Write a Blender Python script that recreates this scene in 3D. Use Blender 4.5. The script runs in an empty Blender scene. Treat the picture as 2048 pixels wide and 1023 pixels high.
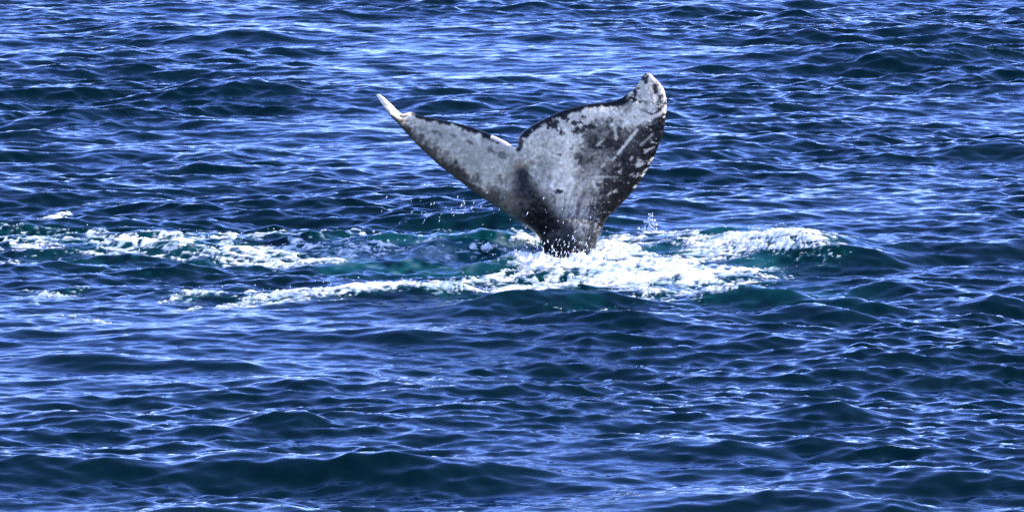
import bpy, math, random
import numpy as np
from mathutils import Vector
from mathutils.geometry import delaunay_2d_cdt

random.seed(7)
scene = bpy.context.scene
COL = scene.collection

# ------------------------------------------------------------------ camera
DIST, DIP = 50.0, math.radians(8.2)
CAM = np.array([0.0, -DIST * math.cos(DIP), DIST * math.sin(DIP)])
cam_data = bpy.data.cameras.new("camera")
cam = bpy.data.objects.new("camera", cam_data)
COL.objects.link(cam)
cam.location = CAM
cam.rotation_euler = (math.radians(90) - DIP, 0, 0)
cam_data.sensor_width = 36.0
cam_data.lens = 36.0 * DIST / 11.0
cam_data.clip_start = 0.5
cam_data.clip_end = 20000
cam_data.dof.use_dof = True
cam_data.dof.focus_distance = DIST
cam_data.dof.aperture_fstop = 14
scene.camera = cam

# ------------------------------------------------------------------ sky and sun
SUN_EL, SUN_AZ = math.radians(38), math.radians(80)      # azimuth clockwise from +Y (away from the camera)
world = bpy.data.worlds.new("World")
scene.world = world
world.use_nodes = True
wn, wl = world.node_tree.nodes, world.node_tree.links
bg = wn["Background"]
sky = wn.new("ShaderNodeTexSky")
sky.sky_type = 'NISHITA'
sky.sun_disc = False
sky.sun_elevation = SUN_EL
sky.sun_rotation = SUN_AZ
sky.altitude = 0
sky.air_density = 1.0
sky.dust_density = 0.5
sky.ozone_density = 4.0
tint = wn.new("ShaderNodeMix")
tint.data_type = 'RGBA'
tint.blend_type = 'MULTIPLY'
tint.inputs[0].default_value = 1.0
tint.inputs[7].default_value = (0.90, 0.86, 1.18, 1)     # the photograph's cold white balance
wl.new(sky.outputs[0], tint.inputs[6])
wl.new(tint.outputs[2], bg.inputs[0])
bg.inputs[1].default_value = 0.15

sun_data = bpy.data.lights.new("sun", 'SUN')
sun_data.energy = 2.0
sun_data.angle = math.radians(0.5)
sun_data.color = (1.0, 0.94, 0.82)
sun = bpy.data.objects.new("sun", sun_data)
COL.objects.link(sun)
sdir = Vector((math.sin(SUN_AZ) * math.cos(SUN_EL), math.cos(SUN_AZ) * math.cos(SUN_EL), math.sin(SUN_EL)))
sun.rotation_euler = sdir.to_track_quat('Z', 'Y').to_euler()
sun.location = sdir * 60

scene.view_settings.view_transform = 'Standard'
scene.view_settings.look = 'None'
scene.view_settings.exposure = 2.0
scene.view_settings.gamma = 1.0
scene.view_settings.use_curve_mapping = False
scene.render.engine = 'CYCLES'
scene.cycles.max_bounces = 6
scene.cycles.sample_clamp_indirect = 6

# ------------------------------------------------------------------ mapping helpers (photo pixel, 2048 wide <-> place)
FPX = 2048 * DIST / 11.0
FWD = np.array([0, math.cos(DIP), -math.sin(DIP)])
UPV = np.array([0, math.sin(DIP), math.cos(DIP)])


def rays(px, py):
    px = np.asarray(px, float); py = np.asarray(py, float)
    a = (px - 1024) / FPX; b = (511.5 - py) / FPX
    return np.stack([a, FWD[1] + b * UPV[1], FWD[2] + b * UPV[2]], -1)


def at_z(px, py, z=0.0):
    r = rays(px, py)
    t = (np.asarray(z) - CAM[2]) / r[..., 2]
    return CAM + r * t[..., None]


def at_y(px, py, y):
    r = rays(px, py)
    t = (np.asarray(y) - CAM[1]) / r[..., 1]
    return CAM + r * t[..., None]


def to_px(x, y, z=0.0):
    dx, dy, dz = x - CAM[0], y - CAM[1], z - CAM[2]
    w = dy * FWD[1] + dz * FWD[2]
    return 1024 + FPX * dx / w, 511.5 - FPX * (dy * UPV[1] + dz * UPV[2]) / w


def seg_dist(u, v, pts, sx=1.0, sy=1.0, vals=None):
    """distance of points to a polyline in scaled coordinates; also the interpolated value along it"""
    best = np.full(u.shape, 1e9); val = np.zeros(u.shape)
    for i in range(len(pts) - 1):
        ax, ay = pts[i][0] / sx, pts[i][1] / sy
        bx, by = pts[i + 1][0] / sx, pts[i + 1][1] / sy
        dx, dy = bx - ax, by - ay
        t = np.clip(((u / sx - ax) * dx + (v / sy - ay) * dy) / (dx * dx + dy * dy + 1e-12), 0, 1)
        d = np.hypot(u / sx - ax - t * dx, v / sy - ay - t * dy)
        m = d < best
        best[m] = d[m]
        if vals is not None:
            val[m] = (vals[i] + (vals[i + 1] - vals[i]) * t)[m]
    return (best, val) if vals is not None else best


def smooth(e0, e1, x):
    t = np.clip((x - e0) / (e1 - e0), 0, 1)
    return t * t * (3 - 2 * t)


# ------------------------------------------------------------------ periodic random fields
def bilinear(tile, x, y, size):
    n = tile.shape[0]
    fx = (x / size * n) % n; fy = (y / size * n) % n
    ix = np.floor(fx).astype(np.int32) % n; iy = np.floor(fy).astype(np.int32) % n
    tx = (fx - np.floor(fx)); ty = (fy - np.floor(fy))
    jx = (ix + 1) % n; jy = (iy + 1) % n
    return ((tile[iy, ix] * (1 - tx) + tile[iy, jx] * tx) * (1 - ty)
            + (tile[jy, ix] * (1 - tx) + tile[jy, jx] * tx) * ty)


def noise_tile(n, seed, lo, hi, power):
    """smooth gaussian noise with cycles-per-tile between lo and hi, amplitude ~ k^-power"""
    rg = np.random.default_rng(seed)
    k = np.hypot(np.fft.fftfreq(n)[:, None] * n, np.fft.fftfreq(n)[None, :] * n)
    a = np.where((k >= lo) & (k <= hi), np.maximum(k, 1) ** -power, 0)
    f = np.real(np.fft.ifft2(np.fft.fft2(rg.standard_normal((n, n))) * a))
    return (f / f.std()).astype(np.float32)


# wind sea: one FFT tile with sharpened crests
TILE, NT = 64.0, 2048
rg = np.random.default_rng(11)
kx = np.fft.fftfreq(NT, TILE / NT)[None, :] * 2 * math.pi
ky = np.fft.fftfreq(NT, TILE / NT)[:, None] * 2 * math.pi
kk = np.hypot(kx, ky); kk[0, 0] = 1e-6


def sea_band(lam_peak, rms, wind_deg, spread, lam_min, power, seed):
    rg = np.random.default_rng(seed)
    kp = 2 * math.pi / lam_peak
    th = np.arctan2(ky, kx) - math.radians(wind_deg)
    S = kk ** -power * np.exp(-0.9 * (kp / kk) ** 4) * np.exp(-(kk * lam_min / (2 * math.pi)) ** 4)
    Dr = np.abs(np.cos(th)) ** spread + 0.04
    A = np.sqrt(S * Dr); A[0, 0] = 0
    sp = np.fft.fft2(rg.standard_normal((NT, NT))) * A
    h = np.real(np.fft.ifft2(sp))
    return sp * (rms / h.std())


CHOP = 0.5


def sea_tiles(SP):
    return [np.real(np.fft.ifft2(q)).astype(np.float32) for q in (SP, 1j * SP * kx / kk * CHOP, 1j * SP * ky / kk * CHOP)]


LONG = sea_tiles(sea_band(6.5, 0.036, 82, 5, 1.5, 4.0, 3) + sea_band(2.6, 0.021, 100, 3.0, 0.5, 4.2, 15) + sea_band(1.1, 0.0145, 96, 5, 0.3, 4.0, 5))
SHORT = sea_tiles(sea_band(0.62, 0.0098, 93, 9, 0.12, 4.0, 6) + sea_band(0.27, 0.0054, 86, 8, 0.08, 3.9, 9))
GUST = noise_tile(256, 21, 2, 14, 1.2)          # patches of rougher and smoother water
DET = noise_tile(512, 23, 8, 200, 1.0)
LUMP = noise_tile(512, 24, 14, 120, 0.9)
BIG = noise_tile(512, 25, 3, 60, 1.1)

# waves that stand out in the photograph: crest pixel, length, breadth, height, tilt of the crest line
WAVES = [
    (620, 884, 1.05, 0.62, 0.24, -0.10), (150, 905, 1.1, 0.7, 0.17, 0.05), (900, 925, 0.9, 0.5, 0.12, -0.1),
    (165, 702, 0.5, 0.38, 0.10, 0.0), (430, 712, 0.6, 0.38, 0.08, 0.0), (135, 826, 0.45, 0.36, 0.09, 0.0),
    (600, 752, 0.5, 0.4, 0.09, 0.0), (560, 830, 0.4, 0.4, 0.10, 0.0),
    (1660, 488, 0.80, 0.75, 0.17, -0.25), (1980, 468, 1.2, 0.65, 0.20, 0.08),
    (1450, 566, 0.36, 0.36, 0.20, 0.0), (1555, 574, 0.36, 0.36, 0.17, -0.1),
    (1640, 598, 0.42, 0.42, 0.18, 0.0), (1715, 590, 0.30, 0.34, 0.14, 0.0),
    (1820, 545, 0.6, 0.45, 0.16, 0.0), (2000, 585, 0.4, 0.4, 0.13, 0.0),
    (1400, 880, 0.5, 0.45, 0.13, -0.1), (1660, 805, 0.5, 0.4, 0.13, 0.0), (1950, 925, 1.0, 0.6, 0.17, 0.05),
    (1720, 880, 0.6, 0.45, 0.12, 0.0), (1280, 640, 0.9, 0.5, 0.10, 0.0), (1500, 990, 1.0, 0.5, 0.09, 0),
    (1700, 1000, 0.6, 0.5, 0.08, 0), (830, 660, 0.55, 0.4, 0.09, 0),
    (180, 420, 0.75, 0.62, 0.20, 0.0), (250, 462, 0.7, 0.5, 0.13, -0.05), (870, 190, 0.7, 0.8, 0.20, -0.15),
    (1770, 152, 0.8, 0.8, 0.20, -0.05), (1560, 270, 1.3, 0.8, 0.16, 0), (1460, 285, 0.7, 0.7, 0.14, 0),
    (90, 232, 0.8, 0.8, 0.17, -0.05), (50, 262, 0.9, 0.8, 0.15, 0), (420, 178, 1.0, 0.8, 0.15, 0),
    (860, 425, 1.1, 0.6, 0.14, -0.02), (1000, 470, 0.8, 0.5, 0.16, 0.0), (720, 478, 0.9, 0.5, 0.11, 0),
    (620, 14, 0.8, 0.9, 0.18, 0), (1850, 55, 1.0, 0.9, 0.17, 0), (450, 65, 1.3, 0.9, 0.15, 0),
    (1900, 290, 1.0, 0.7, 0.14, 0), (1120, 210, 0.8, 0.8, 0.14, 0.1), (560, 395, 0.8, 0.6, 0.10, 0),
    # the wake of the tail: breaking swell to the right, low humps below the foam streaks
    (1490, 462, 1.10, 0.85, 0.235, -0.12), (1250, 560, 0.8, 0.55, 0.14, 0.05), (1130, 585, 1.0, 0.45, 0.17, 0.02),
    (760, 566, 0.9, 0.5, 0.15, 0.10), (300, 486, 1.9, 0.6, 0.14, 0.0), (900, 575, 0.5, 0.4, 0.10, -0.1),
]
_wv = []
for (px, py, L, W, H, tl) in WAVES:
    if py < 350:
        W *= 0.72; H *= 0.72; L *= 0.85
    p = at_z(px, py, H)
    _wv.append((p[0], p[1], L, W * 1.12, H * (0.85 if H < 0.25 else 1.0), tl))


def wave_bumps(x, y):
    z = np.zeros(np.broadcast(x, y).shape)
    for (cx, cy, L, W, H, tl) in _wv:
        ys, xs = z.shape if z.ndim == 2 else (0, 0)
        u = x - cx; v = y - cy - tl * u - 0.10 * L * np.sin(u / L * 2.1 + cx)
        s = np.where(v < 0, W * 0.62, W * 1.05)
        q = np.abs(v) / s
        prof = 1 / np.cosh(2.0 * np.minimum(q, 12)) - 0.22 * np.exp(-((q - 1.5) / 0.9) ** 2)
        z += H * np.exp(-np.abs(u / L) ** 2.2) * prof
    return z


def sea_point(x, y):
    """rest position -> displaced surface point"""
    g = 1.0 + 0.26 * np.clip(bilinear(GUST, x + 7, y * 0.6, 48.0), -1.8, 1.8)
    gl = g * (0.72 + 0.55 * smooth(-10, 18, y))
    gs = g * (1.08 - 0.35 * smooth(-4, 26, y))
    X, Y, Z = (gl * bilinear(a, x, y, TILE) + gs * bilinear(b, x, y, TILE) for a, b in ((LONG[1], SHORT[1]), (LONG[2], SHORT[2]), (LONG[0], SHORT[0])))
    X = X + x; Y = Y + y
    near = (np.abs(x) < 14) & (y > -24) & (y < 44)
    if np.any(near):
        zb = np.zeros(x.shape)
        zb[near] = wave_bumps(x[near], y[near])
        Z = Z + zb
    return X, Y, Z


# ------------------------------------------------------------------ foam pattern: strokes (photo pixels on the water) with strength
FOAM = [  # points, half-breadth px, strengths
    ([(-80, 500), (60, 492), (180, 490), (330, 486), (470, 494), (600, 500), (680, 506)], 23, [0.5, 0.62, 0.68, 0.88, 0.85, 0.74, 0.5]),
    ([(40, 518), (160, 508), (300, 502), (520, 522)], 10, [0.55, 0.55, 0.7, 0.6]),
    ([(-60, 522), (80, 512)], 9, [0.7, 0.5]),
    ([(600, 502), (700, 497), (850, 500), (1000, 497), (1085, 488)], 13, [0.75, 0.88, 0.92, 1.0, 1.2]),
    ([(940, 462), (1000, 458), (1070, 470)], 6, [0.45, 0.55, 0.5]),
    ([(320, 602), (420, 588), (500, 575), (540, 572)], 7, [0.75, 0.92, 0.9, 0.6]),
    ([(440, 612), (500, 602), (560, 592), (660, 583), (800, 572), (880, 580), (960, 574)], 11, [0.75, 0.85, 0.88, 0.88, 0.92, 1.0, 1.0]),
    ([(820, 562), (900, 550), (980, 545), (1080, 540)], 9, [0.55, 0.8, 0.85, 0.95]), ([(470, 618), (560, 608), (650, 598)], 6, [0.6, 0.78, 0.6]),
    ([(880, 582), (1000, 570), (1100, 560), (1200, 548)], 13, [0.92, 0.98, 1.15, 1.25]),
    ([(1040, 532), (1130, 520), (1220, 510), (1290, 520)], 26, [0.8, 1.35, 1.35, 1.0]),
    ([(1180, 545), (1270, 555), (1330, 570), (1290, 585)], 20, [1.1, 1.05, 0.85, 0.8]),
    ([(1210, 478), (1300, 468), (1390, 468)], 7, [0.95, 0.98, 0.72]),
    ([(1210, 490), (1290, 492), (1400, 485)], 7, [0.8, 0.72, 0.6]),
    ([(1330, 540), (1400, 512), (1480, 492), (1560, 488), (1640, 496)], 28, [0.95, 0.98, 0.92, 0.86, 0.6]),
    ([(1370, 560), (1450, 545), (1540, 535)], 17, [1.0, 0.95, 0.7]),
    ([(1290, 580), (1400, 578), (1480, 562), (1560, 545)], 14, [0.95, 0.95, 0.9, 0.6]),
    ([(1390, 505), (1450, 484), (1520, 472), (1580, 474), (1635, 486)], 15, [0.92, 1.0, 0.95, 0.92, 0.72]),
    ([(1480, 560), (1580, 548)], 8, [0.4, 0.5]),
    ([(50, 436), (110, 430), (135, 426)], 5, [0.5, 0.85, 0.7]),
    ([(110, 632), (160, 640), (220, 648)], 6, [0.6, 0.8, 0.75]),
    ([(50, 582), (110, 588), (170, 582)], 8, [0.45, 0.68, 0.5]),
    ([(280, 545), (340, 540)], 6, [0.5, 0.5]),
    ([(60, 606), (90, 614)], 5, [0.5, 0.5]),
    ([(250, 628), (380, 622), (480, 608)], 4, [0.45, 0.66, 0.6]),
    ([(1040, 618), (1140, 628), (1230, 622)], 4, [0.45, 0.72, 0.55]),
    ([(640, 606), (690, 604)], 4, [0.5, 0.5]),
    ([(740, 944), (775, 946)], 3, [0.4, 0.45]),
    ([(1880, 470), (1920, 472)], 2.5, [0.5, 0.5]),
    ([(1260, 602), (1350, 598)], 5, [0.35, 0.45]),
]


def foam_mask(x, y):
    u, v = to_px(x, y, wave_bumps(x, y))
    M = np.zeros(u.shape)
    for pts, w, vals in FOAM:
        xs = [p[0] for p in pts]; ys = [p[1] for p in pts]
        sel = (u > min(xs) - 5 * w) & (u < max(xs) + 5 * w) & (v > min(ys) - 3 * w) & (v < max(ys) + 3 * w)
        if not np.any(sel):
            continue
        d, val = seg_dist(u[sel], v[sel], pts, 1.6, 1.0, vals)
        M[sel] = np.maximum(M[sel], val * np.exp(-(d / (w * 1.15)) ** 2 * 0.8))
    return M


def foam_field(x, y):
    """> 0 where foam floats; the edge is torn by warped noise"""
    M = foam_mask(x, y)
    M = np.where(M > 0.92, 0.92 + (M - 0.92) * 0.45, M)
    y = y + 3.0 * wave_bumps(x, y)
    wx = 0.30 * bilinear(BIG, x * 0.4 + 3.1, y * 0.7, 5.0)
    wy = 0.20 * bilinear(BIG, x * 0.4 - 1.7, y * 0.7 + 2.0, 5.0)
    n1 = bilinear(BIG, (x + wx) * 0.26 + 1.3, (y + wy) * 0.80, 5.0)
    n2 = bilinear(DET, (x + wx) * 0.20, (y + wy) * 0.62, 4.0)
    rid = 1 - np.abs(bilinear(LUMP, (x + wx) * 0.24, (y + wy) * 0.75, 7.0)) * 1.4
    F = M * 1.05 + 0.20 * n1 + 0.11 * n2 + 0.17 * rid * 1.0 + 0.03 * bilinear(DET, x * 0.7 + wx, y * 1.1, 4.0) - 0.67
    return np.where(M > 0.10, F, -1.0)


# ------------------------------------------------------------------ materials
def new_mat(name):
    m = bpy.data.materials.new(name)
    m.use_nodes = True
    nt = m.node_tree
    nt.nodes.clear()
    out = nt.nodes.new("ShaderNodeOutputMaterial")
    return m, nt, nt.nodes, nt.links, out


def mat_water():
    m, nt, N, L, out = new_mat("sea_water")
    geo = N.new("ShaderNodeNewGeometry")
    mp = N.new("ShaderNodeMapping")
    mp.inputs['Scale'].default_value = (5.5, 9.0, 6.0)
    mp.inputs['Rotation'].default_value = (0, 0, 0.16)
    L.new(geo.outputs['Position'], mp.inputs[0])
    nz = N.new("ShaderNodeTexNoise")
    nz.inputs['Scale'].default_value = 1.0
    nz.inputs['Detail'].default_value = 3.0
    nz.inputs['Roughness'].default_value = 0.5
    nz.inputs['Distortion'].default_value = 0.6
    L.new(mp.outputs[0], nz.inputs['Vector'])
    bp = N.new("ShaderNodeBump")
    bp.inputs['Strength'].default_value = 0.4
    bp.inputs['Distance'].default_value = 0.018
    L.new(nz.outputs[0], bp.inputs['Height'])
    at = N.new("ShaderNodeAttribute"); at.attribute_name = "aeration"
    body = N.new("ShaderNodeValToRGB")
    e = body.color_ramp.elements
    e[0].position = 0.0; e[0].color = (0.0002, 0.0068, 0.0072, 1)
    e[1].position = 1.0; e[1].color = (0.24, 0.30, 0.30, 1)
    e2 = e.new(0.22); e2.color = (0.003, 0.046, 0.044, 1)
    L.new(at.outputs['Fac'], body.inputs[0])
    df = N.new("ShaderNodeBsdfDiffuse")
    L.new(body.outputs[0], df.inputs[0])
    gl = N.new("ShaderNodeBsdfGlossy")
    gl.distribution = 'GGX'
    gl.inputs['Color'].default_value = (0.645, 0.755, 1.0, 1)
    gl.inputs['Roughness'].default_value = 0.025
    L.new(bp.outputs[0], gl.inputs['Normal'])
    fr = N.new("ShaderNodeFresnel")
    fr.inputs['IOR'].default_value = 1.34
    L.new(bp.outputs[0], fr.inputs['Normal'])
    mx = N.new("ShaderNodeMixShader")
    pw = N.new("ShaderNodeMath"); pw.operation = 'POWER'; pw.inputs[1].default_value = 1.32
    L.new(fr.outputs[0], pw.inputs[0])
    ml = N.new("ShaderNodeMath"); ml.operation = 'MULTIPLY'; ml.inputs[1].default_value = 1.15; ml.use_clamp = True
    L.new(pw.outputs[0], ml.inputs[0])
    L.new(ml.outputs[0], mx.inputs[0]); L.new(df.outputs[0], mx.inputs[1]); L.new(gl.outputs[0], mx.inputs[2])
    L.new(mx.outputs[0], out.inputs[0])
    return m


def mat_foam():
    m, nt, N, L, out = new_mat("white_foam")
    geo = N.new("ShaderNodeNewGeometry")
    nz = N.new("ShaderNodeTexNoise")
    nz.inputs['Scale'].default_value = 14
    nz.inputs['Detail'].default_value = 5
    L.new(geo.outputs['Position'], nz.inputs['Vector'])
    bp = N.new("ShaderNodeBump")
    bp.inputs['Strength'].default_value = 0.6
    bp.inputs['Distance'].default_value = 0.02
    L.new(nz.outputs[0], bp.inputs['Height'])
    at = N.new("ShaderNodeAttribute"); at.attribute_name = "body"
    cr = N.new("ShaderNodeMix"); cr.data_type = 'RGBA'
    cr.inputs[6].default_value = (0.26, 0.36, 0.37, 1)
    cr.inputs[7].default_value = (0.78, 0.755, 0.69, 1)
    L.new(at.outputs['Fac'], cr.inputs[0])
    p = N.new("ShaderNodeBsdfPrincipled")
    L.new(cr.outputs[2], p.inputs['Base Color'])
    p.inputs['Roughness'].default_value = 0.75
    p.inputs['Specular IOR Level'].default_value = 0.25
    p.inputs['Subsurface Weight'].default_value = 0.0
    L.new(bp.outputs[0], p.inputs['Normal'])
    tr = N.new("ShaderNodeBsdfTranslucent")
    tr.inputs[0].default_value = (0.85, 0.88, 0.88, 1)
    mx = N.new("ShaderNodeMixShader"); mx.inputs[0].default_value = 0.2
    L.new(p.outputs[0], mx.inputs[1]); L.new(tr.outputs[0], mx.inputs[2])
    # thin foam is lace: bubbles with open water between the threads
    mp = N.new("ShaderNodeMapping"); mp.inputs['Scale'].default_value = (5.0, 14.0, 40.0)
    L.new(geo.outputs['Position'], mp.inputs[0])
    ln = N.new("ShaderNodeTexNoise"); ln.inputs['Scale'].default_value = 1.0; ln.inputs['Detail'].default_value = 4; ln.inputs['Roughness'].default_value = 0.55; ln.inputs['Distortion'].default_value = 0.8
    L.new(mp.outputs[0], ln.inputs['Vector'])
    cv = N.new("ShaderNodeAttribute"); cv.attribute_name = "cover"
    sb = N.new("ShaderNodeMath"); sb.operation = 'SUBTRACT'
    L.new(cv.outputs['Fac'], sb.inputs[0]); L.new(ln.outputs[0], sb.inputs[1])
    al = N.new("ShaderNodeMapRange"); al.inputs[1].default_value = -0.12; al.inputs[2].default_value = 0.17
    L.new(sb.outputs[0], al.inputs[0])
    tp = N.new("ShaderNodeBsdfTransparent")
    mt = N.new("ShaderNodeMixShader")
    L.new(al.outputs[0], mt.inputs[0]); L.new(tp.outputs[0], mt.inputs[1]); L.new(mx.outputs[0], mt.inputs[2])
    L.new(mt.outputs[0], out.inputs[0])
    return m


def mat_skin():
    m, nt, N, L, out = new_mat("whale_skin")
    at = N.new("ShaderNodeAttribute"); at.attribute_name = "skin"
    tc = N.new("ShaderNodeTexCoord")
    nz = N.new("ShaderNodeTexNoise")
    nz.inputs['Scale'].default_value = 22
    nz.inputs['Detail'].default_value = 8
    nz.inputs['Roughness'].default_value = 0.65
    L.new(tc.outputs['Object'], nz.inputs['Vector'])
    rp = N.new("ShaderNodeValToRGB")
    rp.color_ramp.elements[0].position = 0.33; rp.color_ramp.elements[0].color = (0.74, 0.74, 0.75, 1)
    rp.color_ramp.elements[1].position = 0.66; rp.color_ramp.elements[1].color = (1.12, 1.12, 1.11, 1)
    L.new(nz.outputs[0], rp.inputs[0])
    mu = N.new("ShaderNodeMix"); mu.data_type = 'RGBA'; mu.blend_type = 'MULTIPLY'
    mu.inputs[0].default_value = 1.0
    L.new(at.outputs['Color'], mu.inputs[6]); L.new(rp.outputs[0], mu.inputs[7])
    bp = N.new("ShaderNodeBump")
    bp.inputs['Strength'].default_value = 0.22
    bp.inputs['Distance'].default_value = 0.02
    L.new(nz.outputs[0], bp.inputs['Height'])
    p = N.new("ShaderNodeBsdfPrincipled")
    L.new(mu.outputs[2], p.inputs['Base Color'])
    p.inputs['Roughness'].default_value = 0.3
    p.inputs['Specular IOR Level'].default_value = 0.15
    L.new(bp.outputs[0], p.inputs['Normal'])
    L.new(p.outputs[0], out.inputs[0])
    return m


def mat_drop():
    m, nt, N, L, out = new_mat("spray_drops")
    p = N.new("ShaderNodeBsdfPrincipled")
    p.inputs['Base Color'].default_value = (0.86, 0.87, 0.87, 1)
    p.inputs['Roughness'].default_value = 0.25
    L.new(p.outputs[0], out.inputs[0])
    return m


M_WATER, M_FOAM, M_SKIN, M_DROP = mat_water(), mat_foam(), mat_skin(), mat_drop()


def grid_mesh(name, P, mat, faces=None, attrs=None):
    me = bpy.data.meshes.new(name)
    ny, nx = P.shape[:2]
    co = P.reshape(-1, 3)
    idx = np.arange(ny * nx).reshape(ny, nx)
    q = np.stack([idx[:-1, :-1], idx[:-1, 1:], idx[1:, 1:], idx[1:, :-1]], -1).reshape(-1, 4)
    if faces is not None:
        q = q[faces.reshape(-1)]
        used = np.zeros(len(co), bool); used[q.reshape(-1)] = True
        remap = np.cumsum(used) - 1
        q = remap[q]; co = co[used]
        attrs = {k: v.reshape(-1)[used] for k, v in (attrs or {}).items()}
    me.vertices.add(len(co)); me.vertices.foreach_set("co", co.astype(np.float32).reshape(-1))
    me.loops.add(len(q) * 4); me.loops.foreach_set("vertex_index", q.astype(np.int32).reshape(-1))
    me.polygons.add(len(q))
    me.polygons.foreach_set("loop_start", np.arange(len(q), dtype=np.int32) * 4)
    me.polygons.foreach_set("use_smooth", np.ones(len(q), bool))
    me.update(calc_edges=True)
    for k, v in (attrs or {}).items():
        a = me.attributes.new(k, 'FLOAT', 'POINT')
        a.data.foreach_set("value", np.asarray(v, np.float32).reshape(-1))
    me.materials.append(mat)
    o = bpy.data.objects.new(name, me)
    COL.objects.link(o)
    return o


# ------------------------------------------------------------------ the sea: one sheet, fine near the whale, widening to the horizon
def spaced(lo, hi, step, far, growth):
    mid = np.arange(lo, hi, step)
    a, s = [], step
    p = hi
    while p < far:
        s *= growth; p += s; a.append(p)
    b, s = [], step
    p = lo
    while p > -far:
        s *= growth; p -= s; b.append(p)
    return np.concatenate([np.array(b[::-1]), mid, np.array(a)])


gx = spaced(-9.5, 9.5, 0.03125, 9000, 1.13)
gy = spaced(-14.0, 33.0, 0.036, 9000, 1.13)
GX, GY = np.meshgrid(gx, gy)
X, Y, Z = sea_point(GX, GY)
AER = [([(650, 512), (800, 516), (950, 516), (1070, 505)], 20, [0.25, 0.55, 0.5, 0.35]),
       ([(1100, 520), (1300, 520), (1500, 520)], 45, [0.3, 0.3, 0.2]),
       ([(1380, 580), (1620, 590), (1760, 600)], 26, [0.20, 0.17, 0.05]), ([(900, 600), (1180, 600)], 20, [0.12, 0.16]), ([(1600, 510), (1760, 510)], 22, [0.09, 0.03]), ([(640, 470), (1060, 462)], 16, [0.03, 0.10]),
       ([(100, 500), (500, 505)], 26, [0.12, 0.15])]
au, av = to_px(X, Y, 0.0)
aer = np.zeros(X.shape)
for pts, w, vals in AER:
    sel = (np.abs(X) < 9) & (np.abs(Y) < 8)
    d, val = seg_dist(au[sel], av[sel], pts, 1.6, 1.0, vals)
    aer[sel] = np.maximum(aer[sel], val * np.exp(-(d / w) ** 2))
aer = aer * np.clip(0.75 + 0.35 * bilinear(BIG, X, Y, 6.0), 0, 1.6)
sel = (np.abs(X) < 8) & (Y > -10) & (Y < 9)
ff = np.full(X.shape, -1.0)
ff[sel] = foam_field(X[sel], Y[sel])
aer = np.maximum(aer, 0.17 * smooth(-0.15, 0.15, ff))
sea = grid_mesh("sea_water", np.stack([X, Y, Z], -1), M_WATER, attrs={"aeration": np.clip(aer, 0, 1)})
sea["kind"] = "structure"
sea["label"] = "choppy dark blue sea reflecting the pale sky"
del X, Y, Z, GX, GY, au, av

# ------------------------------------------------------------------ foam: a lumpy skin that rises out of the water where it is dense
fx = np.arange(-7.2, 5.2, 0.017)
fy = np.arange(-8.5, 6.5, 0.024)
GX, GY = np.meshgrid(fx, fy)
X, Y, Z = sea_point(GX, GY)
STOCK_Y = float(at_z(1136, 512, 0.0)[1])
F = foam_field(X, Y)
lump = bilinear(BIG, X * 0.55 + 2.0, Y * 0.9, 3.0)
crest = np.exp(-((X - 2.4) / 1.1) ** 2 - ((Y - 1.0) / 1.2) ** 2)
base = np.exp(-((X - 0.72) / 0.75) ** 2 - ((Y - STOCK_Y + 0.45) / 0.7) ** 2)
pos = np.clip(F, 0, 0.8)
thick = np.where(F > 0, 0.008 * smooth(0, 0.45, F) + pos * (0.015 + (0.006 + 0.014 * crest + 0.055 * base) * np.clip(lump + 0.4, 0, 2.2)), F * 0.12)
thick += np.where(F > 0, smooth(0, 0.3, F) * 0.0022 * bilinear(DET, X * 0.4, Y * 1.0, 4.0), 0)
FZ = Z + np.clip(thick, -0.05, 1) + 0.002
keep = F > -0.16
kf = keep[:-1, :-1] | keep[1:, :-1] | keep[:-1, 1:] | keep[1:, 1:]
foam = grid_mesh("sea_foam", np.stack([X, Y, FZ], -1), M_FOAM, faces=kf, attrs={"body": smooth(0.0, 0.55, F + 0.16 * bilinear(DET, X * 0.3, Y * 1.3, 4.0) + 0.12 * lump), "cover": np.clip(0.37 + 0.85 * F, 0, 1)})
foam["kind"] = "stuff"
foam["label"] = "white churned foam streaks and breaking crest around the whale tail"
FOAM_PTS = np.stack([X, Y, FZ], -1)[(F > 0.25)]
del GX, GY

# ------------------------------------------------------------------ the whale: tail stock and flukes, one continuous body
TRAIL_R = [(1036, 292), (1037, 276), (1048, 262), (1072, 246), (1098, 233), (1122, 222), (1150, 214), (1185, 207), (1215, 204), (1238, 198), (1256, 187), (1268, 178), (1276, 168), (1284, 153), (1291, 146)]
LEAD_R = [(1291, 146), (1300, 147), (1309, 156), (1321, 168), (1330, 184), (1333, 205), (1332, 230), (1327, 262), (1316, 295), (1303, 325), (1287, 352), (1268, 380), (1248, 402), (1232, 418), (1214, 436), (1207, 452), (1200, 472), (1192, 492), (1188, 520), (1190, 560), (1196, 640)]
LEAD_L = [(1072, 640), (1082, 560), (1088, 510), (1081, 480), (1064, 460), (1034, 441), (1004, 421), (975, 402), (945, 381), (906, 352), (878, 330), (856, 310), (834, 289), (811, 264), (795, 246), (779, 230), (766, 211), (757, 197), (752, 190)]
TRAIL_L = [(752, 190), (756, 188), (763, 191), (772, 198), (783, 209), (801, 226), (810, 227), (818, 224), (830, 226), (840, 231), (866, 236), (900, 243), (930, 250), (960, 260), (985, 270), (1008, 281), (1028, 293), (1036, 292)]


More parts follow.
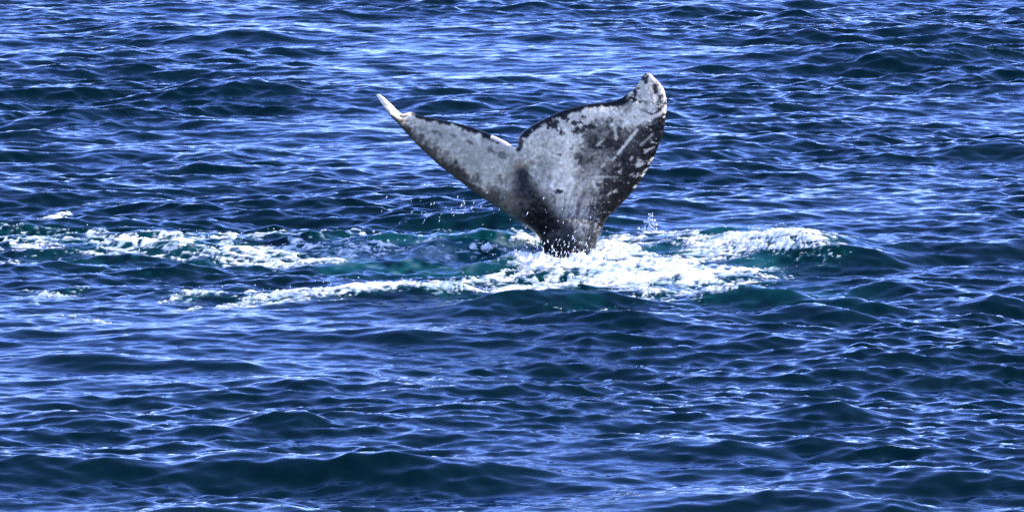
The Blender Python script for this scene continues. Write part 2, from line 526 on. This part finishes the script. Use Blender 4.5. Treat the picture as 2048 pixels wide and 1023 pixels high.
def densify(pts, step, wob=0.0, seed=0):
    rr = np.random.default_rng(seed)
    P = np.array(pts, float)
    n = len(P); out = []
    for i in range(n - 1):
        p0 = P[max(i - 1, 0)]; p1 = P[i]; p2 = P[i + 1]; p3 = P[min(i + 2, n - 1)]
        k = max(1, int(np.hypot(*(p2 - p1)) / step))
        for j in range(k):
            t = j / k
            c = 0.5 * (2 * p1 + (p2 - p0) * t + (2 * p0 - 5 * p1 + 4 * p2 - p3) * t * t + (3 * p1 - p0 - 3 * p2 + p3) * t ** 3)
            out.append(c + (rr.standard_normal(2) * wob))
    return out


o_tr = densify(TRAIL_R, 2.6, 0.25, 1); o_lr = densify(LEAD_R, 2.6, 0.3, 2)
o_ll = densify(LEAD_L, 2.6, 0.1, 3); o_tl = densify(TRAIL_L, 2.6, 0.2, 4)
outline = np.array(o_tr + o_lr + o_ll + o_tl)
no = len(outline)

STEP = 2.0
qx = np.arange(750, 1340, STEP); qy = np.arange(140, 642, STEP)
QX, QY = np.meshgrid(qx, qy)
rr = np.random.default_rng(5)
QX = (QX + rr.uniform(-0.5, 0.5, QX.shape)).ravel(); QY = (QY + rr.uniform(-0.5, 0.5, QY.shape)).ravel()


def inside(px, py, poly):
    r = np.zeros(px.shape, bool)
    n = len(poly)
    for i in range(n):
        x0, y0 = poly[i]; x1, y1 = poly[(i + 1) % n]
        c = ((y0 > py) != (y1 > py))
        if np.any(c):
            xi = x0 + (py[c] - y0) / (y1 - y0) * (x1 - x0)
            r[c] ^= px[c] < xi
    return r


def dist_out(px, py, pts):
    best = np.full(px.shape, 1e9)
    for i in range(len(pts)):
        best = np.minimum(best, (px - pts[i][0]) ** 2 + (py - pts[i][1]) ** 2)
    return np.sqrt(best)


ins = inside(QX, QY, outline)
QX, QY = QX[ins], QY[ins]
d0 = dist_out(QX, QY, outline)
QX, QY = QX[d0 > 2.4], QY[d0 > 2.4]
# a ring just inside the edge keeps the rim round
nx_ = np.roll(outline, -1, 0) - np.roll(outline, 1, 0)
nrm = np.stack([-nx_[:, 1], nx_[:, 0]], -1) / (np.linalg.norm(nx_, axis=1)[:, None] + 1e-9)
ringp = outline + nrm * 0.9
if not inside(ringp[:1, 0], ringp[:1, 1], outline)[0]:
    ringp = outline - nrm * 0.9
rin = inside(ringp[:, 0], ringp[:, 1], outline)
ringp = ringp[rin]
ringp = ringp[dist_out(ringp[:, 0], ringp[:, 1], outline) > 0.7]
pts2 = np.concatenate([outline, ringp, np.stack([QX, QY], -1)])
res = delaunay_2d_cdt([Vector(p) for p in pts2.tolist()], [(i, (i + 1) % no) for i in range(no)], [list(range(no))], 1, 1e-4)
V2 = np.array([list(v) for v in res[0]])
TRI = [list(f) for f in res[2]]
boundary = np.zeros(len(V2), bool)
for i, orig in enumerate(res[3]):
    if any(o < no for o in orig):
        boundary[i] = True

vx, vy = V2[:, 0], V2[:, 1]
d_all = dist_out(vx, vy, outline)
d_all[boundary] = 0
d_tr = np.minimum(dist_out(vx, vy, np.array(o_tr)), dist_out(vx, vy, np.array(o_tl)))
d_ld = np.minimum(dist_out(vx, vy, np.array(o_lr)), dist_out(vx, vy, np.array(o_ll)))
CEN = [(1036, 292), (1044, 340), (1062, 385), (1090, 430), (1122, 470), (1138, 510), (1138, 650)]
cd = seg_dist(vx, vy, CEN)
cx_at = np.interp(vy, [p[1] for p in CEN], [p[0] for p in CEN])
side = np.where(vx < cx_at, -1, 1)
PXM = FPX / DIST                                        # photo pixels per metre at the whale


def dome(d, w):
    a = np.clip(d / w, 0, 1)
    return np.sqrt(np.maximum(1 - (1 - a) ** 2, 0))


stock = smooth(330, 500, vy) * np.exp(-np.clip(np.abs(vx - cx_at) - 55, 0, 999) ** 2 / 60 ** 2)
root = np.exp(-(cd / 120) ** 2)
T = 0.045 + 0.07 * root
h_lobe = T * dome(d_ld, 46) * dome(d_tr, 70) + 0.011 * dome(d_all, 5)
h_stock = 0.31 * dome(d_all, 58)
h = h_lobe * (1 - stock) + h_stock * stock
# muscle ridge running down to the tail stock, hollow on its left
RID = [(1075, 330), (1100, 400), (1128, 450), (1145, 520)]
rd = seg_dist(vx, vy, RID)
VAL = [(1047, 342), (1056, 370), (1075, 410), (1098, 450)]
vd = seg_dist(vx, vy, VAL)
front_extra = 0.10 * np.exp(-(rd / 34) ** 2) * smooth(310, 400, vy) - 0.09 * np.exp(-(vd / 20) ** 2)
front_extra *= dome(d_all, 22)
skin_n = bilinear(DET, vx, vy, 400.0)
skin_b = bilinear(BIG, vx, vy, 420.0)
front_extra += 0.0035 * skin_b * dome(d_all, 20) + 0.0018 * skin_n * dome(d_all, 10)

XW = (vx - 1136) / PXM
ZW = (512 - vy) / PXM
xl = np.clip((cx_at - vx) / PXM, 0, None)
xr = np.clip((vx - cx_at) / PXM, 0, None)
Dy = 0.12 * ZW + 0.62 * xl + 0.10 * xl ** 2 - 0.20 * xr + 0.02 * xr ** 2
# the tips curl
tipL = smooth(850, 755, vx)
Dy += -0.50 * tipL ** 1.5
tipR = smooth(235, 146, vy) * (vx > 1180)
Dy += 0.10 * tipR
Y0 = at_z(1136, 512, 0.0)[1]

yc = Y0 + Dy
mid = at_y(vx, vy, yc)
F_ = mid.copy(); B_ = mid.copy()
inner = ~boundary
F_[:, 1] = yc - np.where(inner, h + front_extra, 0)
B_[:, 1] = yc + np.where(inner, h, 0)
# keep the traced outline: slide front and back along the sight line only in height by the small parallax
nV = len(V2)
bid = -np.ones(nV, int)
bid[inner] = nV + np.arange(inner.sum())
bid[boundary] = np.nonzero(boundary)[0]
verts = np.concatenate([F_, B_[inner]])
faces = []
for f in TRI:
    a, b, c = f[:3]
    faces.append((a, c, b))
    ta, tb, tcx = bid[a], bid[b], bid[c]
    if not (ta == a and tb == b and tcx == c):
        faces.append((ta, tb, tcx))
me = bpy.data.meshes.new("gray_whale")
me.from_pydata(verts.tolist(), [], faces)
me.polygons.foreach_set("use_smooth", np.ones(len(me.polygons), bool))
me.update()

# --- skin colours: natural blotches, scars, dark margins, and some painted light and shade
t = np.full(nV, 0.5)


def blend(mask, val):
    global t
    t = t * (1 - mask) + val * mask


def spot(cx, cy, rx, ry, val, ang=0.0, s=1.0, rag=0.5):
    c, sn = math.cos(ang), math.sin(ang)
    u = ((vx - cx) * c + (vy - cy) * sn) / rx; v = (-(vx - cx) * sn + (vy - cy) * c) / ry
    r = np.hypot(u, v) + rag * 0.24 * skin_n + rag * 0.24 * skin_b
    blend(s * smooth(1.15, 0.75, r), val)


def streak(pts, w, val, s=1.0, rag=0.4):
    d = seg_dist(vx, vy, pts) + rag * w * 0.5 * skin_n
    blend(s * smooth(w * 1.15, w * 0.6, d), val)


n_f = bilinear(DET, vx * 1.0, vy * 1.0, 220.0)
n_m = bilinear(LUMP, vx, vy * 1.2, 520.0)
n_st = bilinear(DET, vx * 0.45 + vy * 0.2, vy * 1.3 - vx * 0.55, 260.0)   # streaky grain
right = side > 0
# right lobe
blend(right.astype(float), 0.74)
spot(1212, 300, 56, 74, 0.30, 0.5, 0.85)
spot(1190, 390, 70, 50, 0.58, -0.3, 0.8)
streak([(1338, 235), (1322, 300), (1290, 350), (1258, 390), (1225, 425)], 44, 0.02, 0.97)
streak([(1300, 262), (1262, 320), (1235, 370)], 36, 0.05, 0.88)
spot(1245, 275, 34, 26, 0.22, 0.3, 0.8)
spot(1285, 222, 32, 28, 0.82, 0.2, 1.0)
spot(1298, 185, 26, 30, 0.72, 0.2, 0.9)
spot(1250, 212, 20, 14, 0.50, 0.0, 0.8)
spot(1238, 207, 13, 8, 0.78, -0.5, 1.0)
for (cx, cy, rx, ry) in [(1108, 250, 16, 8), (1122, 262, 12, 8), (1152, 243, 10, 5), (1158, 258, 10, 6), (1180, 252, 12, 4), (1136, 236, 9, 5),
                         (1098, 243, 9, 5), (1168, 232, 9, 4), (1290, 158, 9, 7), (1311, 175, 5, 8), (1322, 192, 4, 6), (1270, 200, 9, 5), (1272, 182, 6, 8),
                         (1140, 295, 7, 4), (1118, 306, 5, 3), (1220, 288, 18, 7), (1190, 292, 10, 5), (1120, 378, 10, 4)]:
    spot(cx, cy, rx, ry, 0.08, 0.2, 0.95, 1.2)
t = np.where(right, t + 0.05 * n_m * (t > 0.25) + 0.07 * skin_b * (t > 0.2) + 0.035 * n_f, t)
# left lobe
left = ~right
t = np.where(left, 0.67 + 0.05 * n_m + 0.06 * skin_b + 0.02 * n_f, t)
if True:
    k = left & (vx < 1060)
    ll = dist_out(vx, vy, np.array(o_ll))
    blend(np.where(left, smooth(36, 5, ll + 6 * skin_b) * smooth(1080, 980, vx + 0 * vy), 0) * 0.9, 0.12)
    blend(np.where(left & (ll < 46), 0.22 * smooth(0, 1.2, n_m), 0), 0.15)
spot(960, 305, 60, 26, 0.56, 0.5, 0.6)
spot(890, 270, 40, 16, 0.55, 0.4, 0.5)
for (cx, cy, rx, ry) in [(870, 262, 9, 4), (905, 268, 7, 3), (940, 282, 8, 3), (985, 300, 10, 4), (1005, 308, 8, 5)]:
    spot(cx, cy, rx, ry, 0.2, 0.4, 0.7, 1.2)
spot(1040, 330, 30, 26, 0.42, 0.0, 0.5, 1.0)
spot(1010, 395, 50, 26, 0.30, 0.6, 0.6, 1.0)
# tail stock: dark with pale streaks; shade of the hollow painted in black
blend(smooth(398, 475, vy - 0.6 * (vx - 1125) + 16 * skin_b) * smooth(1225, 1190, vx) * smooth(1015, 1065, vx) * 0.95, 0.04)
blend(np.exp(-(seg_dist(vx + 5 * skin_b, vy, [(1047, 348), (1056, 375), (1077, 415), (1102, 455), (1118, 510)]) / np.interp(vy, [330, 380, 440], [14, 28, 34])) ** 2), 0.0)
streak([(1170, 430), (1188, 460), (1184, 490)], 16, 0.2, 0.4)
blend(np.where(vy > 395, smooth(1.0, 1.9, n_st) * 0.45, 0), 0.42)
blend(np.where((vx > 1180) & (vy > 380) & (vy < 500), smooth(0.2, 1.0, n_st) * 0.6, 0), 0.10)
# pale flecks and scars toward the right margin
edge_r = np.exp(-(dist_out(vx, vy, np.array(o_lr)) / 40) ** 2) * (vy > 200)
blend(np.where(right & (vx > 1130), smooth(1.45, 2.1, n_st) * np.clip(0.35 + edge_r, 0, 1), 0), 0.68)
blend(np.where(right & (vy > 190), smooth(0.3, 1.1, -n_st) * np.clip(edge_r * 1.5, 0, 0.9), 0), 0.02)
n_up = bilinear(DET, vx * 0.9 + vy * 0.25, vy * 0.13, 260.0)
blend(smooth(0.3, 1.2, n_up) * smooth(350, 430, vy) * 0.65, 0.10)
streak([(1236, 306), (1252, 286), (1274, 258)], 3.2, 0.85, 0.95)
streak([(1270, 248), (1292, 236), (1318, 228), (1333, 214)], 4.5, 0.85, 0.95)
streak([(1229, 252), (1232, 277)], 3.4, 0.72, 0.9)
streak([(1282, 288), (1305, 268)], 3.0, 0.6, 0.8)
streak([(1196, 352), (1236, 352)], 2.2, 0.7, 0.7)
for (cx, cy) in [(1199, 285), (1227, 316), (1208, 327), (1275, 324), (1230, 380), (1217, 386), (1292, 302), (1262, 316), (1300, 320), (1240, 340)]:
    spot(cx, cy, 7, 2.4, 0.72, -0.75, 0.9, 1.0)
for i in range(9):
    q = random.random()
    ex, ey = LEAD_R[5 + int(q * 9)]
    spot(ex - random.uniform(2, 26), ey + random.uniform(-8, 8), random.uniform(6, 14), random.uniform(1.4, 2.8), random.choice([0.8, 0.6, 0.05, 0.7]), -0.5, 0.9, 1.0)
for i in range(22):  # small flecks, mostly pale, painting the sunlit rim of the leading edge
    q = int(random.random() * 170)
    ex, ey = o_lr[min(q + 14, len(o_lr) - 1)]
    spot(ex - random.uniform(1, 7), ey, random.uniform(3, 7), random.uniform(1.5, 3), random.choice([0.9, 0.75, 0.9, 0.1]), -0.7, 0.95, 0.8)
# dark trailing margins, pale rim at the notch, sunlight on the left tip painted white
dtr = dist_out(vx, vy, np.array(o_tr[:int(len(o_tr) * 0.80)]))
blend(smooth(13, 6, dtr + 3 * skin_b), 0.035)
dtl = dist_out(vx, vy, np.array(o_tl[int(len(o_tl) * 0.28):int(len(o_tl) * 0.88)]))
blend(smooth(10, 5, dtl + 2 * skin_b), 0.04)
streak([(985, 273), (1008, 284), (1030, 294)], 4.5, 0.85, 0.95)
spot(1040, 285, 8, 12, 0.06, 0.2, 0.9)
tipm = smooth(835, 812, vx)
blend(tipm * smooth(12, 5, seg_dist(vx, vy, [(752, 188), (768, 203), (783, 218), (801, 230), (826, 229)])), 0.95)
streak([(801, 231), (812, 232)], 3, 0.1, 0.8)
t = np.clip(t, 0.0, 0.95)
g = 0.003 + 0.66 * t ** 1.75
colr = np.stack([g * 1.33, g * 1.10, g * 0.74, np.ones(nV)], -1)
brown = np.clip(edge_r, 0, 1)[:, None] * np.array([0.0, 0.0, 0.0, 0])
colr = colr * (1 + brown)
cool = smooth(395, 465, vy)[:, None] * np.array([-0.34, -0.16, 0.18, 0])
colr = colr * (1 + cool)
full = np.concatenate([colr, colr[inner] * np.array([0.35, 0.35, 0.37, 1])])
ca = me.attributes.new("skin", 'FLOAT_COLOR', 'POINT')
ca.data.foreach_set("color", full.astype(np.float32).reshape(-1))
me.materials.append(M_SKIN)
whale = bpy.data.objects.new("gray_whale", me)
COL.objects.link(whale)
whale["label"] = "mottled grey whale tail raised out of the sea with both flukes spread"
whale["category"] = "whale"

# ------------------------------------------------------------------ spray: drops thrown up around the tail and over the foam
dv, df = [], []
OCT = np.array([(1, 0, 0), (-1, 0, 0), (0, 1, 0), (0, -1, 0), (0, 0, 1), (0, 0, -1)], float)
OF = [(0, 2, 4), (2, 1, 4), (1, 3, 4), (3, 0, 4), (2, 0, 5), (1, 2, 5), (3, 1, 5), (0, 3, 5)]


def drop(p, r, axis=None, stretch=1.0):
    b = len(dv)
    q = OCT * r
    if axis is not None:
        ax = np.array(axis) / np.linalg.norm(axis)
        q = q + np.outer(q @ ax, ax) * (stretch - 1)
    dv.extend((q + p).tolist()); df.extend([(a + b, c + b, d + b) for a, c, d in OF])


def px_drop(px, py, y, r, axis=None, st=1.0):
    drop(at_y(px, py, y), r, axis, st)


R = random.Random(4)
for i in range(45):                                     # falling water left of the flukes
    px = R.gauss(900, 75); py = 408 + R.gauss(0, 17) + (px - 900) * 0.06
    px_drop(px, py, Y0 + R.uniform(-0.6, 0.8), R.uniform(0.002, 0.0045), (0.45, 0, 1), R.uniform(3, 7))
for i in range(30):
    px = R.uniform(790, 1075); py = R.uniform(430, 482)
    px_drop(px, py, Y0 + R.uniform(-0.6, 0.5), R.uniform(0.002, 0.0045), (0.45, 0, 1), R.uniform(2, 5))
for i in range(40):                                    # drops in front of the tail stock
    px = R.gauss(1125, 34); py = R.gauss(478, 32)
    px_drop(px, min(py, 520), Y0 - R.uniform(0.35, 0.8), R.uniform(0.002, 0.0045), (0.5, 0, 1), R.uniform(2, 6))
for i in range(170):                                    # ragged fringe where the stock meets the foam
    px = R.gauss(1120, 60); py = 514 - abs(R.gauss(0, 17)) + abs(px - 1130) * 0.03
    px_drop(px, py, Y0 - R.uniform(0.3, 0.7), R.uniform(0.002, 0.0065), (R.uniform(-0.6, 0.6), 0, 1), R.uniform(1.2, 3.5))
for i in range(60):                                     # little jet
    q = R.random()
    px_drop(1300 + R.gauss(0, 4 + 5 * (1 - q)), 462 - 36 * q, Y0 + 1.3, R.uniform(0.006, 0.016) * (1.2 - 0.6 * q), (0, 0, 1), 1.3)
sel = np.random.default_rng(8).choice(len(FOAM_PTS), 350, replace=False)
for i in sel:                                           # spatter over the foam
    p = FOAM_PTS[i]
    drop(p + np.array([R.gauss(0, .06), R.gauss(0, .06), abs(R.gauss(0, 0.035))]), R.uniform(0.003, 0.008))
me = bpy.data.meshes.new("water_spray")
me.from_pydata(dv, [], df)
me.polygons.foreach_set("use_smooth", np.ones(len(me.polygons), bool))
me.materials.append(M_DROP)
spray = bpy.data.objects.new("water_spray", me)
COL.objects.link(spray)
spray["kind"] = "stuff"
spray["label"] = "drops of spray flung around the tail and over the foam"
